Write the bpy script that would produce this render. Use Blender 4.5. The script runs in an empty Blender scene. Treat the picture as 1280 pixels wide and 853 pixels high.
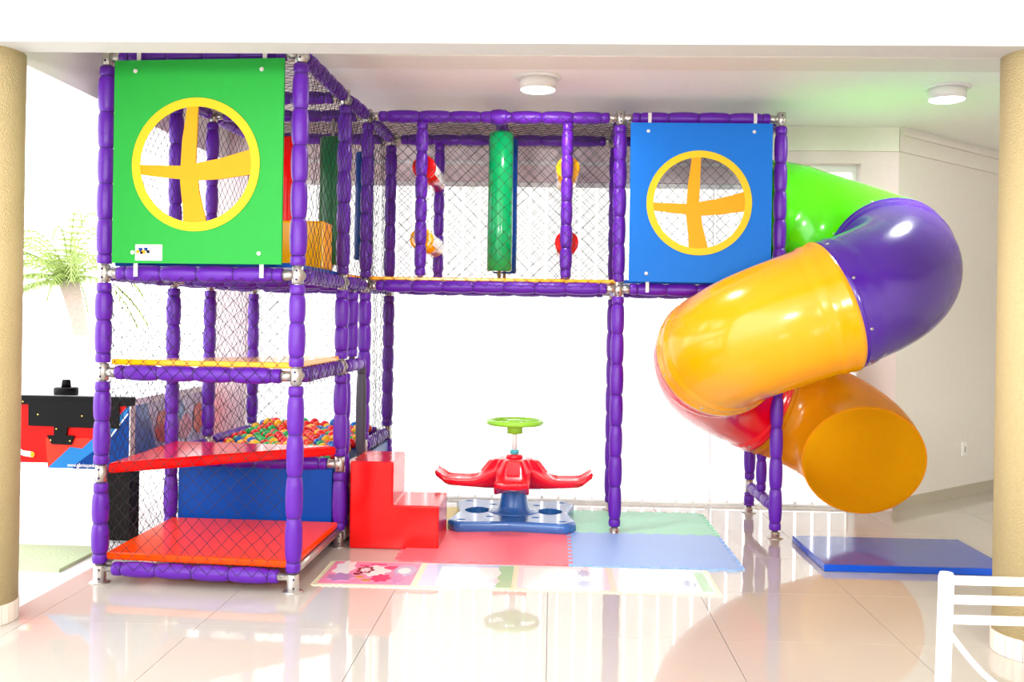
import bpy, bmesh, math, random
from mathutils import Vector, Matrix
random.seed(7)
S = bpy.context.scene
COL = S.collection

# ---------------------------------------------------------------- camera
F, CX, CY, ROLL, EYE, YAW = 1244.0, 640.0, 397.0, 0.016, 1.567, math.radians(2.3)
cd = bpy.data.cameras.new('camera'); cam = bpy.data.objects.new('camera', cd); COL.objects.link(cam)
cd.sensor_width = 36.0; cd.lens = F/1280*36.0
cd.shift_y = -(426.5-CY)/1280; cd.clip_start = .05; cd.clip_end = 400
R0 = Vector((math.cos(YAW), math.sin(YAW), 0)); F0 = Vector((-math.sin(YAW), math.cos(YAW), 0)); U0 = Vector((0, 0, 1))
cr = R0*math.cos(ROLL)+U0*math.sin(ROLL); cu = U0*math.cos(ROLL)-R0*math.sin(ROLL)
M3 = Matrix((cr, cu, -F0)).transposed()
cam.matrix_world = Matrix.Translation((0, 0, EYE)) @ M3.to_4x4()
S.camera = cam

# ---------------------------------------------------------------- world, lights, exposure
w = bpy.data.worlds.new('world'); S.world = w; w.use_nodes = True
nt = w.node_tree; bg = nt.nodes['Background']
tc = nt.nodes.new('ShaderNodeTexCoord'); sx = nt.nodes.new('ShaderNodeSeparateXYZ'); rp = nt.nodes.new('ShaderNodeValToRGB')
nt.links.new(tc.outputs['Generated'], sx.inputs[0]); nt.links.new(sx.outputs['Z'], rp.inputs[0]); nt.links.new(rp.outputs[0], bg.inputs[0])
rp.color_ramp.elements[0].position = 0.0; rp.color_ramp.elements[0].color = (1, 1, 1, 1)
rp.color_ramp.elements[1].position = 1.0; rp.color_ramp.elements[1].color = (.86, .93, 1, 1)
bg.inputs[1].default_value = 3.9

def area(name, loc, target, sx_, sy_, watts, color=(1, 1, 1)):
    l = bpy.data.lights.new(name, 'AREA'); l.shape = 'RECTANGLE'; l.size = sx_; l.size_y = sy_; l.energy = watts; l.color = color
    o = bpy.data.objects.new(name, l); COL.objects.link(o); o.location = loc
    o.rotation_euler = (Vector(target)-Vector(loc)).to_track_quat('-Z', 'Y').to_euler()
    return o
area('studio_flash', (-1.6, -1.2, 2.3), (-.6, 7, .9), 1.0, .7, 150, (1, .99, .97))
area('studio_flash', (2.2, -1.2, 2.3), (1.4, 7, .8), 1.0, .7, 185, (1, .99, .97))
S.view_settings.view_transform = 'Standard'; S.view_settings.look = 'None'
S.view_settings.gamma = 1; S.view_settings.use_curve_mapping = False
S.view_settings.exposure = 0.2

# ---------------------------------------------------------------- helpers
def ray(px, py):
    x = px-CX; y = py-CY; c, s = math.cos(ROLL), math.sin(ROLL)
    u = c*x+s*y; v = -s*x+c*y
    return R0*(u/F)+F0-U0*(v/F)
O = Vector((0, 0, EYE))
def at_y(px, py, Y): r = ray(px, py); return O+r*(Y/r.y)
def at_z(px, py, z=0): r = ray(px, py); return O+r*((z-EYE)/r.z)

def lin(c):
    return tuple((v/255/12.92 if v/255 <= .04045 else ((v/255+.055)/1.055)**2.4) for v in c)
MATS = {}
def mat(name, rgb, rough=.5, metal=0, trans=0, coat=0, noise=0, nscale=20, bump=0, bscale=40, emit=0, spec=.5, ior=1.5, var=None):
    m = bpy.data.materials.new(name); m.use_nodes = True; n = m.node_tree.nodes; L = m.node_tree.links
    b = n['Principled BSDF']; col = lin(rgb)
    b.inputs['Base Color'].default_value = (*col, 1); b.inputs['Roughness'].default_value = rough
    b.inputs['Metallic'].default_value = metal; b.inputs['Coat Weight'].default_value = coat; b.inputs['Coat Roughness'].default_value = .08
    b.inputs['Specular IOR Level'].default_value = spec; b.inputs['IOR'].default_value = ior
    tcn = n.new('ShaderNodeTexCoord')
    nz = n.new('ShaderNodeTexNoise'); nz.inputs['Scale'].default_value = nscale; nz.inputs['Detail'].default_value = 4
    L.new(tcn.outputs['Object'], nz.inputs['Vector'])
    mx = n.new('ShaderNodeMix'); mx.data_type = 'RGBA'
    k = noise if noise else .04
    c2 = tuple(min(1, v*(1-k*1.6)) for v in col) if var is None else lin(var)
    mx.inputs[6].default_value = (*col, 1); mx.inputs[7].default_value = (*c2, 1)
    L.new(nz.outputs['Fac'], mx.inputs[0]); L.new(mx.outputs[2], b.inputs['Base Color'])
    if bump:
        n2 = n.new('ShaderNodeTexNoise'); n2.inputs['Scale'].default_value = bscale; L.new(tcn.outputs['Object'], n2.inputs['Vector'])
        bp = n.new('ShaderNodeBump'); bp.inputs['Strength'].default_value = bump; bp.inputs['Distance'].default_value = .01
        L.new(n2.outputs['Fac'], bp.inputs['Height']); L.new(bp.outputs[0], b.inputs['Normal'])
    if emit:
        b.inputs['Emission Color'].default_value = (1, 1, 1, 1); b.inputs['Emission Strength'].default_value = emit
    if trans:
        t = n.new('ShaderNodeBsdfTranslucent'); L.new(mx.outputs[2], t.inputs['Color'])
        ms = n.new('ShaderNodeMixShader'); ms.inputs[0].default_value = trans
        L.new(b.outputs[0], ms.inputs[1]); L.new(t.outputs[0], ms.inputs[2]); L.new(ms.outputs[0], n['Material Output'].inputs[0])
    MATS[name] = m; return m

white_wall = mat('white_wall', (238, 234, 228), .6, bump=.05)
white_paint = mat('white_paint', (246, 245, 242), .5)
ceil_m = mat('ceiling_paint', (252, 249, 246), .6)
beige_wall = mat('beige_wall', (238, 232, 222), .6, bump=.06, bscale=90)
pink_wall = mat('pale_mauve_wall', (240, 222, 222), .6)
column_m = mat('column_texture', (192, 172, 128), .75, noise=.09, nscale=60, bump=.5, bscale=120, var=(180, 160, 114))
tile_m = mat('polished_tile', (196, 189, 178), .035, noise=.02, nscale=3, spec=.55, coat=.25)
grout_m = mat('grout', (176, 166, 156), .7)
ring_m = mat('ring_tile', (240, 226, 212), .3)
skirt_m = mat('skirting', (190, 180, 160), .3)
slat_m = mat('blind_fabric', (250, 250, 250), .8, trans=.8)
foam = mat('purple_foam', (92, 22, 160), .38, noise=.06, nscale=14, bump=.25, bscale=24, spec=.4)
cord = mat('tie_cord', (38, 10, 78), .7)
steel = mat('galvanised_steel', (196, 190, 184), .32, metal=.85, noise=.12, nscale=30)
net_m = mat('black_net', (28, 24, 30), .8)
green_b = mat('green_board', (36, 156, 56), .5, spec=.2)
blue_b = mat('blue_board', (0, 102, 192), .5, spec=.2)
yel_b = mat('yellow_board', (220, 150, 6), .5, spec=.2)
ring_y = mat('yellow_ring_board', (210, 180, 28), .5, spec=.2)
strap_m = mat('white_strap', (214, 206, 200), .5)
vin_or = mat('orange_vinyl', (255, 70, 0), .17, spec=.16, bump=.06, bscale=6)
vin_red = mat('red_vinyl', (216, 10, 10), .15, spec=.25, bump=.05, bscale=6)
vin_yel = mat('yellow_vinyl', (255, 172, 0), .2, bump=.05, bscale=6)
vin_blue = mat('blue_vinyl', (0, 66, 156), .3, spec=.15, bump=.05, bscale=6)
vin_blue2 = mat('blue_mat_vinyl', (0, 74, 190), .1, bump=.05, bscale=8)
vin_green = mat('green_vinyl', (0, 150, 84), .16, bump=.03, bscale=6)
vin_dkgreen = mat('dark_green_vinyl', (0, 98, 52), .3)
vin_white = mat('white_vinyl', (246, 240, 236), .2)  # true white on the pit pad; painted-in glare on the roller tops
dark_pad = mat('charcoal_pad', (62, 58, 72), .5)
P = dict(coat=.3, trans=.0)
sl_green = mat('slide_green', (84, 222, 0), .2, **P)
sl_purple = mat('slide_purple', (74, 24, 150), .2, **P)
sl_yellow = mat('slide_yellow', (255, 168, 0), .2, **P)
sl_red = mat('slide_red', (244, 0, 24), .2, **P)
sl_orange = mat('slide_orange', (255, 182, 16), .2, coat=.3, trans=.62)
black_m = mat('black_laminate', (12, 11, 11), .45, spec=.1)
red_m = mat('red_print', (216, 20, 16), .5, spec=.1)
blue_m = mat('blue_print', (20, 120, 200), .5, spec=.1)
navy_m = mat('navy_print', (0, 54, 126), .5, spec=.1)
brass = mat('brass_screw', (206, 176, 88), .3, metal=.8)
glow = mat('lamp_diffuser', (255, 255, 255), .4, emit=6)
chair_m = mat('white_steel', (244, 240, 236), .3)
toy_red = mat('toy_red', (236, 14, 40), .2, coat=.3)
toy_blue = mat('toy_blue', (48, 104, 176), .2, coat=.3)
toy_green = mat('toy_lime', (150, 220, 60), .25)
toy_teal = mat('toy_teal', (60, 176, 186), .3)

class Off: pass
OFF = {}
def link(o, parent=None, off=None):
    COL.objects.link(o)
    if parent is not None: o.parent = parent
    OFF[o.name] = off
def root(name, loc, label=None, cat=None, group=None, kind=None):
    o = bpy.data.objects.new(name, None); o.empty_display_size = .1; o.location = loc; link(o, None, Vector(loc)); tag(o, label, cat, group, kind); return o
def tag(o, label=None, cat=None, group=None, kind=None):
    for k, v in (('label', label), ('category', cat), ('group', group), ('kind', kind)):
        if v: o[k] = v
    return o
def build(name, bm, mats, parent=None, base=None, smooth=False, angle=None):
    """mesh given in world coordinates; origin goes to the parent's or to base"""
    if not isinstance(mats, (list, tuple)): mats = [mats]
    if parent is not None: off = OFF[parent.name]
    elif base is not None: off = Vector(base)
    else:
        vs = [v.co for v in bm.verts]
        off = Vector(((min(v.x for v in vs)+max(v.x for v in vs))/2, (min(v.y for v in vs)+max(v.y for v in vs))/2, min(v.z for v in vs)))
    bmesh.ops.translate(bm, verts=bm.verts, vec=-off)
    bmesh.ops.recalc_face_normals(bm, faces=bm.faces) if angle != 'keep' else None
    me = bpy.data.meshes.new(name); bm.to_mesh(me); bm.free()
    for m in mats: me.materials.append(m)
    if smooth:
        me.polygons.foreach_set('use_smooth', [True]*len(me.polygons))
    o = bpy.data.objects.new(name, me)
    link(o, parent, off)
    if parent is None: o.location = off
    if smooth == 'edge':
        md = o.modifiers.new('w', 'WEIGHTED_NORMAL')
    return o
def box(bm, x0, x1, y0, y1, z0, z1, mi=0):
    vs = [bm.verts.new((x, y, z)) for z in (z0, z1) for x, y in ((x0, y0), (x1, y0), (x1, y1), (x0, y1))]
    fs = [(3, 2, 1, 0), (4, 5, 6, 7), (0, 1, 5, 4), (1, 2, 6, 5), (2, 3, 7, 6), (3, 0, 4, 7)]
    for f in fs:
        fc = bm.faces.new([vs[i] for i in f]); fc.material_index = mi
def bx(*a):
    bm = bmesh.new(); box(bm, *a); return bm
def prism(bm, pts, z0, z1, mi=0):
    """horizontal polygon extruded upwards"""
    a = [bm.verts.new((p[0], p[1], z0)) for p in pts]; b = [bm.verts.new((p[0], p[1], z1)) for p in pts]
    n = len(pts)
    fs = [bm.faces.new(a[::-1]), bm.faces.new(b)]+[bm.faces.new((a[i], a[(i+1) % n], b[(i+1) % n], b[i])) for i in range(n)]
    for f in fs: f.material_index = mi
def vprism(bm, pts, nrm, th, mi=0):
    """polygon of 3D points extruded by th along nrm"""
    nrm = Vector(nrm).normalized()*th
    a = [bm.verts.new(Vector(p)) for p in pts]; b = [bm.verts.new(Vector(p)+nrm) for p in pts]; n = len(pts)
    fs = [bm.faces.new(a[::-1]), bm.faces.new(b)]+[bm.faces.new((a[i], a[(i+1) % n], b[(i+1) % n], b[i])) for i in range(n)]
    for f in fs: f.material_index = mi
def slab(pts, z0, z1, bev=.012, seg=3):
    bm = bmesh.new(); prism(bm, pts, z0, z1)
    bmesh.ops.bevel(bm, geom=bm.edges[:], offset=bev, segments=seg, affect='EDGES', profile=.5); return bm
def rbox(x0, x1, y0, y1, z0, z1, bev=.015, seg=3):
    return slab([(x0, y0), (x1, y0), (x1, y1), (x0, y1)], z0, z1, bev, seg)
def frame_of(d):
    d = d.normalized(); up = Vector((0, 0, 1)) if abs(d.z) < .9 else Vector((0, 1, 0))
    x = d.cross(up).normalized(); y = x.cross(d).normalized(); return x, y
def lathe(bm, p0, d, prof, n=14, mi=0, mis=None, cap=True, seed=None):
    """prof: (distance along d, radius)"""
    x, y = frame_of(Vector(d)); d = Vector(d).normalized(); rings = []
    for t, r in prof:
        c = Vector(p0)+d*t
        rings.append([bm.verts.new(c+(x*math.cos(2*math.pi*i/n)+y*math.sin(2*math.pi*i/n))*r) for i in range(n)])
    for k in range(len(rings)-1):
        for i in range(n):
            f = bm.faces.new((rings[k][i], rings[k][(i+1) % n], rings[k+1][(i+1) % n], rings[k+1][i]))
            f.material_index = mis[k] if mis else mi; f.smooth = True
    if cap:
        for rg in (rings[0][::-1], rings[-1]):
            f = bm.faces.new(rg); f.material_index = mi
def cyl(bm, p0, p1, r, n=12, mi=0, r1=None):
    p0 = Vector(p0); p1 = Vector(p1); lathe(bm, p0, p1-p0, [(0, r), ((p1-p0).length, r if r1 is None else r1)], n, mi)
def path_tube(bm, pts, r, n=10, mi=0, closed=False):
    rings = []; N = len(pts); pts = [Vector(p) for p in pts]
    for k, p in enumerate(pts):
        a = pts[(k-1) % N] if (k or closed) else p; b = pts[(k+1) % N] if (k < N-1 or closed) else p
        x, y = frame_of(b-a); rr = r[k] if isinstance(r, list) else r
        rings.append([bm.verts.new(p+(x*math.cos(2*math.pi*i/n)+y*math.sin(2*math.pi*i/n))*rr) for i in range(n)])
    for k in range(N if closed else N-1):
        A, B = rings[k], rings[(k+1) % N]
        for i in range(n):
            f = bm.faces.new((A[i], A[(i+1) % n], B[(i+1) % n], B[i])); f.material_index = mi; f.smooth = True
    if not closed:
        bm.faces.new(rings[0][::-1]).material_index = mi; bm.faces.new(rings[-1]).material_index = mi
def foam_run(bm, p0, p1, r=.047, pitch=.21, end=.055):
    """padded sleeve tied with cord into puffs"""
    p0 = Vector(p0); p1 = Vector(p1); L = (p1-p0).length
    cuts = [0, min(end, L*.2)]
    body = L-2*cuts[1]; n = max(1, round(body/pitch)); ph = random.uniform(-.02, .02) if n > 1 else 0
    for i in range(1, n): cuts.append(cuts[1]+body*i/n+ph)
    cuts += [L-cuts[1], L]
    prof = [(0, r*.80)]; mis = []
    for a, b in zip(cuts, cuts[1:]):
        l = b-a; rr = r*random.uniform(.97, 1.03); short = l < .08
        k = .93 if short else 1.0
        for t, q in (((.06, .92), (.3, .98), (.7, .98), (.94, .92)) if short else ((.03, .86), (.12, .96), (.3, 1.02), (.5, 1.04), (.7, 1.02), (.88, .96), (.97, .86))):
            prof.append((a+l*t, rr*q*k)); mis.append(0)
        if b < L-1e-4:
            prof.append((b-.0025, r*.80)); mis.append(0); prof.append((b+.0025, r*.80)); mis.append(1)
    prof.append((L, r*.78)); mis.append(0)
    lathe(bm, p0, p1-p0, prof, 16, 0, mis)

# ---------------------------------------------------------------- the room
XL, YB = -2.78, 8.42
ZC = 3.2
g = bpy.data.objects
floor = build('floor', bx(XL, 6.2, -4, 12.2, -.12, -.009), grout_m); tag(floor, kind='structure', label='polished cream tile floor')
tm = None
xs = [XL]+[k*.87 for k in range(-3, 8)]; ys = [-4]+[4.92+.87*k for k in range(-10, 9)]
for i in range(len(xs)-1):
    for j in range(len(ys)-1):
        if xs[i+1]-xs[i] < .05: continue
        x0, x1, y0, y1 = xs[i]+.0015, xs[i+1]-.0015, ys[j]+.0015, ys[j+1]-.0015
        bm = bx(x0, x1, y0, y1, -.009, 0)
        build('tile', bm, tile_m, floor)
for nm, bm, m in (
    ('wall_rear', None, None),):
    pass
# back wall round the big window opening
bm = bmesh.new(); wx0, wx1 = -2.62, 2.56
box(bm, -2.95, wx0, YB, YB+.18, 0, ZC); box(bm, wx1, 2.87, YB, YB+.18, 0, ZC); box(bm, wx0, wx1, YB, YB+.18, 2.9, ZC)
box(bm, wx0, 1.9, YB+.01, YB+.17, 2.72, 2.9)
tag(build('wall_back', bm, pink_wall), kind='structure', label='pale wall around the big window behind the play frame')
bm = bmesh.new(); box(bm, -2.95, 1.66, YB-.03, YB, 2.86, 2.885)
tag(build('trim_1', bm, white_paint), kind='structure', label='thin white moulding above the blinds')
# window frame
bm = bmesh.new()
for x in (wx0, -1.33, .0, 1.33, wx1-.04): box(bm, x, x+.04, YB+.12, YB+.16, .042, 2.84)
box(bm, wx0, wx1, YB+.12, YB+.16, 2.842, 2.899); box(bm, wx0, wx1, YB+.12, YB+.16, 0.001, .04)
win = tag(build('window_1', bm, black_m if False else white_paint), kind='structure', label='wide floor to ceiling window')
# blind with every slat its own part
bl = root('vertical_blind', (0, YB-.02, 0), 'white translucent vertical slat blind covering the wide window behind the play frame', 'blind')
build('head_rail', bx(wx0+.002, wx1-.002, YB+.02, YB+.07, 2.675, 2.715), white_paint, bl)
x = wx0+.01; k = 0
while x < wx1-.05:
    a = math.radians(10+random.uniform(-3, 3)); hw = .0635
    c = Vector((x+hw, YB+.045, 0)); d = Vector((math.cos(a), math.sin(a), 0))*hw
    bm = bmesh.new(); prism(bm, [c-d, c-d*0+Vector((.0, -.006, 0)), c+d, c+d+Vector((0, .0015, 0)), c+Vector((0, -.0045, 0)), c-d+Vector((0, .0015, 0))], .03, 2.672)
    build('slat', bm, slat_m, bl); x += .142
tag(build('trim_5', bx(1.66, 2.86, YB-.03, YB, 3.0, ZC), beige_wall), kind='structure', label='cornice above the small transom pane')
# angled right wall
pA, pB = Vector((2.86, YB, 0)), Vector((5.9, YB+2.75, 0)); dd = (pB-pA).normalized(); nn = Vector((-dd.y, dd.x, 0))
def strip(p, q, off0, off1, z0, z1):
    bm = bmesh.new(); prism(bm, [p+nn*off0, q+nn*off0, q+nn*off1, p+nn*off1], z0, z1); return bm
wr = tag(build('wall_right', strip(pA, pB, 0, .15, 0, ZC), beige_wall), kind='structure', label='beige wall angling away behind the slide')
tag(build('baseboard_right', strip(pA, pB, -.012, 0, 0, .1), skirt_m), kind='structure', label='grey beige skirting below the angled wall')
bm = bmesh.new()
for o0, z0, z1 in ((-.03, 3.0, ZC), (-.07, 3.13, 3.16), (-.045, 3.16, ZC)):
    prism(bm, [pA+nn*o0-dd*.02, pB+nn*o0, pB, pA], z0, z1)
tag(build('trim_3', bm, beige_wall), kind='structure', label='cornice along the angled wall')
tag(build('wall_side', bx(5.9, 6.05, -4, 12, 0, 3.6), beige_wall), kind='structure', label='right side wall out of frame')
tag(build('wall_front', bx(-2.9, 6.0, -4.15, -4, 0, 3.6), white_wall), kind='structure', label='wall behind the photographer')
sk = root('wall_socket', at_y(1196, 570, 9.32), 'small white power socket low on the beige angled wall', 'socket')
ps = pA+dd*((at_y(1196, 562, 9.3)-pA).dot(dd)); 
bm = bmesh.new(); q = ps-nn*.0
prism(bm, [q-dd*.04, q+dd*.04, q+dd*.04-nn*.01, q-dd*.04-nn*.01], .37, .49); build('face_plate', bm, white_paint, sk)
bm = bmesh.new(); prism(bm, [q-dd*.012-nn*.01, q+dd*.012-nn*.01, q+dd*.012-nn*.013, q-dd*.012-nn*.013], .40, .455); build('socket_insert', bm, skirt_m, sk)
# ceilings and beams
tag(build('ceiling', bx(-2.95, 6.1, 4.9, 12.2, ZC, ZC+.15), ceil_m), kind='structure', label='off-white ceiling over the play area')
tag(build('ceiling_front', bx(-2.95, 6.1, -4.1, 4.75, 3.55, 3.7), ceil_m), kind='structure', label='ceiling over the front room')
beam_m = mat('beam_paint', (204, 202, 198), .6, spec=.2)
tag(build('ceiling_beam', bx(-6, 6.1, 4.70, 4.90, 2.862, 3.7), beam_m), kind='structure', label='white beam across the top between the columns')
tag(build('ceiling_beam', bx(-2.7, 6.1, 6.1, 6.42, 3.17, ZC+.02), beige_wall), kind='structure', label='shallow beige ceiling band behind the front beam')
tag(build('ceiling_beam', bx(-2.93, -2.78, 4.94, YB, 2.855, ZC), ceil_m), kind='structure', label='header beam along the open left side')
# terrace on the left
tag(build('ceiling_terrace', bx(-3.42, -2.93, 4.94, 10, 2.9, 3.0), ceil_m), kind='structure', label='terrace soffit at left')
terr = mat('terrace_floor', (240, 240, 238), .3); lawn = mat('lawn', (196, 214, 170), .9, noise=.2, nscale=3, bump=.6, bscale=60)
tag(build('floor_terrace', bx(-14, XL-.003, -4, 16, -.14, -.02), terr), kind='structure', label='bright terrace paving outside')
tag(build('ground', bx(-60, 60, -6, 90, -.4, -.16), mat('pale_ground', (225, 224, 214), .9)), kind='structure', label='pale ground outside')
tag(build('wall_terrace', bx(-14, -3.0, 15.8, 16, 0, 1.15), white_paint), kind='structure', label='low white garden wall')
bm = bmesh.new(); box(bm, -12, -4.5, 11.0, 11.25, 2.72, 3.1)
tag(build('ceiling_beam', bm, white_paint), kind='structure', label='white terrace beam at far left')
tag(build('trim_4', bx(-5.05, -4.97, 11.05, 11.13, 0, 2.72), white_paint), kind='structure', label='slim white terrace post at far left')
lw = build('grass_verge', bx(-6.5, -2.95, 5.9, 6.5, -.02, .002), lawn); tag(lw, 'pale green strip of grass beside the tiled floor at the left opening', 'grass', kind='stuff')
# columns
def column(cx, cy, label):
    r = root('column', (cx, cy, 0), label, None, None, 'structure')
    bm = bmesh.new(); lathe(bm, (cx, cy, .1), (0, 0, 1), [(0, .2), (2.765, .2)], 48); build('shaft', bm, column_m, r)
    bm = bmesh.new(); lathe(bm, (cx, cy, 0), (0, 0, 1), [(0, .2), (.1, .2)], 48); build('core', bm, grout_m, r)
    n = 30
    for k in range(n):
        a0 = 2*math.pi*(k+.04)/n; a1 = 2*math.pi*(k+.96)/n
        bm = bmesh.new(); prism(bm, [(cx+math.cos(a)*q, cy+math.sin(a)*q) for a, q in ((a0, .2), (a0, .207), (a1, .207), (a1, .2))][::1], 0.002, .1)
        build('ring_tile', bm, ring_m, r)
column(-2.885, 4.9, 'sand textured round column at the left edge with a cream tile foot ring')
column(2.35, 4.87, 'sand textured round column at the right edge with a cream tile foot ring')
# ceiling lamps
def lamp(x, y, label):
    r = root('ceiling_lamp', (x, y, ZC), label, 'lamp', 'round flush ceiling lamps')
    bm = bmesh.new(); lathe(bm, (x, y, ZC), (0, 0, -1), [(0, .155), (.012, .155), (.014, .13)], 32); build('flange', bm, white_paint, r)
    bm = bmesh.new(); lathe(bm, (x, y, ZC-.013), (0, 0, -1), [(0, .125), (.075, .125), (.075, .118), (.07, .118)], 32); build('housing', bm, chair_m, r)
    bm = bmesh.new(); lathe(bm, (x, y, ZC-.08), (0, 0, -1), [(0, .118), (.012, .112), (.018, .09)], 32); build('diffuser', bm, glow, r)
    pl = bpy.data.lights.new('lamp_light', 'AREA'); pl.shape = 'DISK'; pl.size = .2; pl.energy = 22; po = bpy.data.objects.new('lamp_light', pl); COL.objects.link(po); po.location = (x, y, ZC-.105)
lamp(-.12, 6.75, 'round white ceiling lamp above the middle of the play frame')
lamp(2.69, 6.96, 'round white ceiling lamp at right above the purple slide bend')

# ---------------------------------------------------------------- play frame
A, B, C, D = Vector((-2.583, 5.64, 0)), Vector((-1.432, 5.545, 0)), Vector((-1.415, 6.66, 0)), Vector((-2.59, 6.72, 0))
I, J, Fp, K = Vector((-2.54, 7.3, 0)), Vector((-2.49, 8.22, 0)), Vector((-1.375, 7.27, 0)), Vector((-1.355, 8.22, 0))
E, G, Hp, E2 = Vector((.478, 7.27, 0)), Vector((1.635, 7.27, 0)), Vector((1.636, 8.22, 0)), Vector((.5, 8.22, 0))
T, P2, P1, P0 = 3.03, 1.785, 1.215, .63
pf = root('play_structure', A, 'purple padded indoor play frame with black netting, platforms and painted window boards', 'play structure')
def Z(p, z): return Vector((p.x, p.y, z))
def clamp_mesh(p, z, dirs):
    bm = bmesh.new(); lathe(bm, (p.x, p.y, z-.05), (0, 0, 1), [(0, .027), (.003, .033), (.097, .033), (.1, .027)], 14)
    for d in dirs:
        d = Vector(d).normalized(); q = Z(p, z)+d*.025
        lathe(bm, q, d, [(0, .029), (.058, .031), (.06, .026)], 12)
    for s in (-.025, .025):
        q = Z(p, z+s)+Vector((0, -.031, 0)); lathe(bm, q, (0, -1, 0), [(0, .007), (.005, .006)], 6, 1)
    return bm
def post(p, levels, z0=0, z1=T, r=.047, foot=True, pitch=.21, sleeves=None, dirs={}, fh=.1):
    """levels: heights of clamps; foam between them"""
    cuts = [z0+(.10 if foot else .0)]+[z for z in levels]+([] if levels and levels[-1] == z1 else [z1])
    bm = bmesh.new(); lo = z0+(fh+.015 if foot else .02)
    for z in levels:
        hi = z-.055
        if hi-lo > .1: foam_run(bm, Z(p, lo), Z(p, hi), r, pitch)
        lo = z+.055
    if z1-lo > .1: foam_run(bm, Z(p, lo), Z(p, z1-.02), r, pitch)
    o = build('post', bm, [foam, cord], pf)
    bm = bmesh.new(); cyl(bm, Z(p, z0), Z(p, z1+.02), .023, 10); build('pipe', bm, steel, o)
    for z in levels:
        build('clamp', clamp_mesh(p, z, dirs.get(z, [])), [steel, cord], o)
    if foot:
        bm = bmesh.new(); lathe(bm, Z(p, 0), (0, 0, 1), [(0, .058), (.006, .058), (.008, .036), (fh, .034), (fh+.005, .026)], 18)
        for s in ((.03, .08) if fh > .09 else (.025,)):
            lathe(bm, Z(p, s)+Vector((.012, -.034, 0)), (0, -1, 0), [(0, .006), (.004, .005)], 6, 1)
        build('foot', bm, [steel, cord], o)
    return o
def beam(p, q, z, zq=None, pad=True, r=.045, gap=.085, pitch=.21):
    a = Z(p, z); b = Z(q, z if zq is None else zq); d = (b-a).normalized(); bm = bmesh.new()
    if pad:
        foam_run(bm, a+d*gap, b-d*gap, r, pitch); o = build('beam', bm, [foam, cord], pf)
        bm = bmesh.new(); cyl(bm, a+d*.02, b-d*.02, .022, 10); build('pipe', bm, steel, o)
    else:
        cyl(bm, a+d*.03, b-d*.03, .022, 12); o = build('rail', bm, steel, pf)
    return o
def dr(p, *qs): return [(q-p) for q in qs]
post(A, [P0, P1, P2, T], dirs={P1: dr(A, B), P2: dr(A, B, D), T: dr(A, B, D)})
post(B, [P1, P2, T], dirs={P1: dr(B, A, C), P2: dr(B, A, C), T: dr(B, A, C)})
post(C, [.56, P1, P2, T], dirs={.56: dr(C, D), P1: dr(C, B, Fp), P2: dr(C, B, Fp, D), T: dr(C, B, Fp, D)})
post(D, [.56, P2, T], dirs={.56: dr(D, C), P2: dr(D, C, I), T: dr(D, C, I)})
post(I, [.6, P2, T], dirs={T: dr(I, Fp)})
post(J, [.6, P2, T], fh=.045)
post(Fp, [.6, P2, T], dirs={P2: dr(Fp, E, C, K), T: dr(Fp, E, C, K)})
post(K, [.6, P2, T], dirs={T: dr(K, Fp, E2)}, fh=.045)
post(E, [P2, T], dirs={P2: dr(E, Fp, G, E2), T: dr(E, Fp, G, E2)}, fh=.045)
post(G, [P2, T], dirs={P2: dr(G, E, Hp), T: dr(G, E, Hp)}, fh=.045)
post(Hp, [.22, P2, T], dirs={P2: dr(Hp, G, E2)}, fh=.045)
post(E2, [P2, T], dirs={P2: dr(E2, Fp, E), T: dr(E2, K, E)}, fh=.045)
# intermediate posts
a5, a7 = Vector((-.973, 7.27, 0)), Vector((.094, 7.27, 0)); b5, b7 = Vector((-.951, 8.22, 0)), Vector((.105, 8.22, 0))
for p in (a5, a7, b5, b7): post(p, [], P2+.06, T-.02, .043, False, .165)
CF = C+(Fp-C)*.45
post(CF, [], P1+.04, P2-.04, .042, False, .15)
post(C+(Fp-C)*.17, [], .1, P1-.03, .04, False)
post(Hp+(G-Hp)*.48+Vector((0, 0, 0)), [], .24, .98, .04, False)
# beams
for p, q, z in ((A, B, P1), (A, B, P2), (A, B, T), (B, C, P1), (B, C, P2), (B, C, T), (C, Fp, P1), (C, Fp, P2), (C, Fp, T),
                (D, C, .56), (D, C, P2), (D, C, T), (A, D, P2), (A, D, T), (D, I, P2), (D, I, T), (I, J, P2), (I, J, T), (I, J, .6), (D, I, .6),
                (I, Fp, P2), (I, Fp, T), (J, K, P2), (J, K, T), (J, K, .6), (Fp, K, P2), (Fp, K, T), (Fp, K, .6),
                (Fp, E, P2), (Fp, E, T), (E, G, P2), (E, G, T), (K, E2, P2), (K, E2, T), (E2, Hp, P2), (E2, Hp, T),
                (E, E2, P2), (E, E2, T), (G, Hp, P2), (G, Hp, T), (G, Hp, .22)):
    beam(p, q, z)
beam(A, B, .085, r=.043)
m1, m2 = Vector((-.41, 7.27, 0)), Vector((-.4, 8.22, 0)); beam(m1, m2, T, gap=.05); bm = bmesh.new(); lathe(bm, Z(m1, T)-Vector((.06, 0, 0)), (1, 0, 0), [(0, .046), (.01, .054), (.06, .06), (.11, .054), (.12, .046)], 16); build('bar_sleeve', bm, foam, pf)
beam(B, C, .11, pad=False); beam(A, D, .11, pad=False); beam(D, C, .1, pad=False)
# black padded edge of the ball pit doorway
pd = Fp+Vector((.0, -.09, 0)); bm = bmesh.new(); foam_run(bm, Z(pd, .5), Z(pd, P1-.02), .036, 2); build('doorway_pad', bm, [dark_pad, dark_pad], pf)
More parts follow.
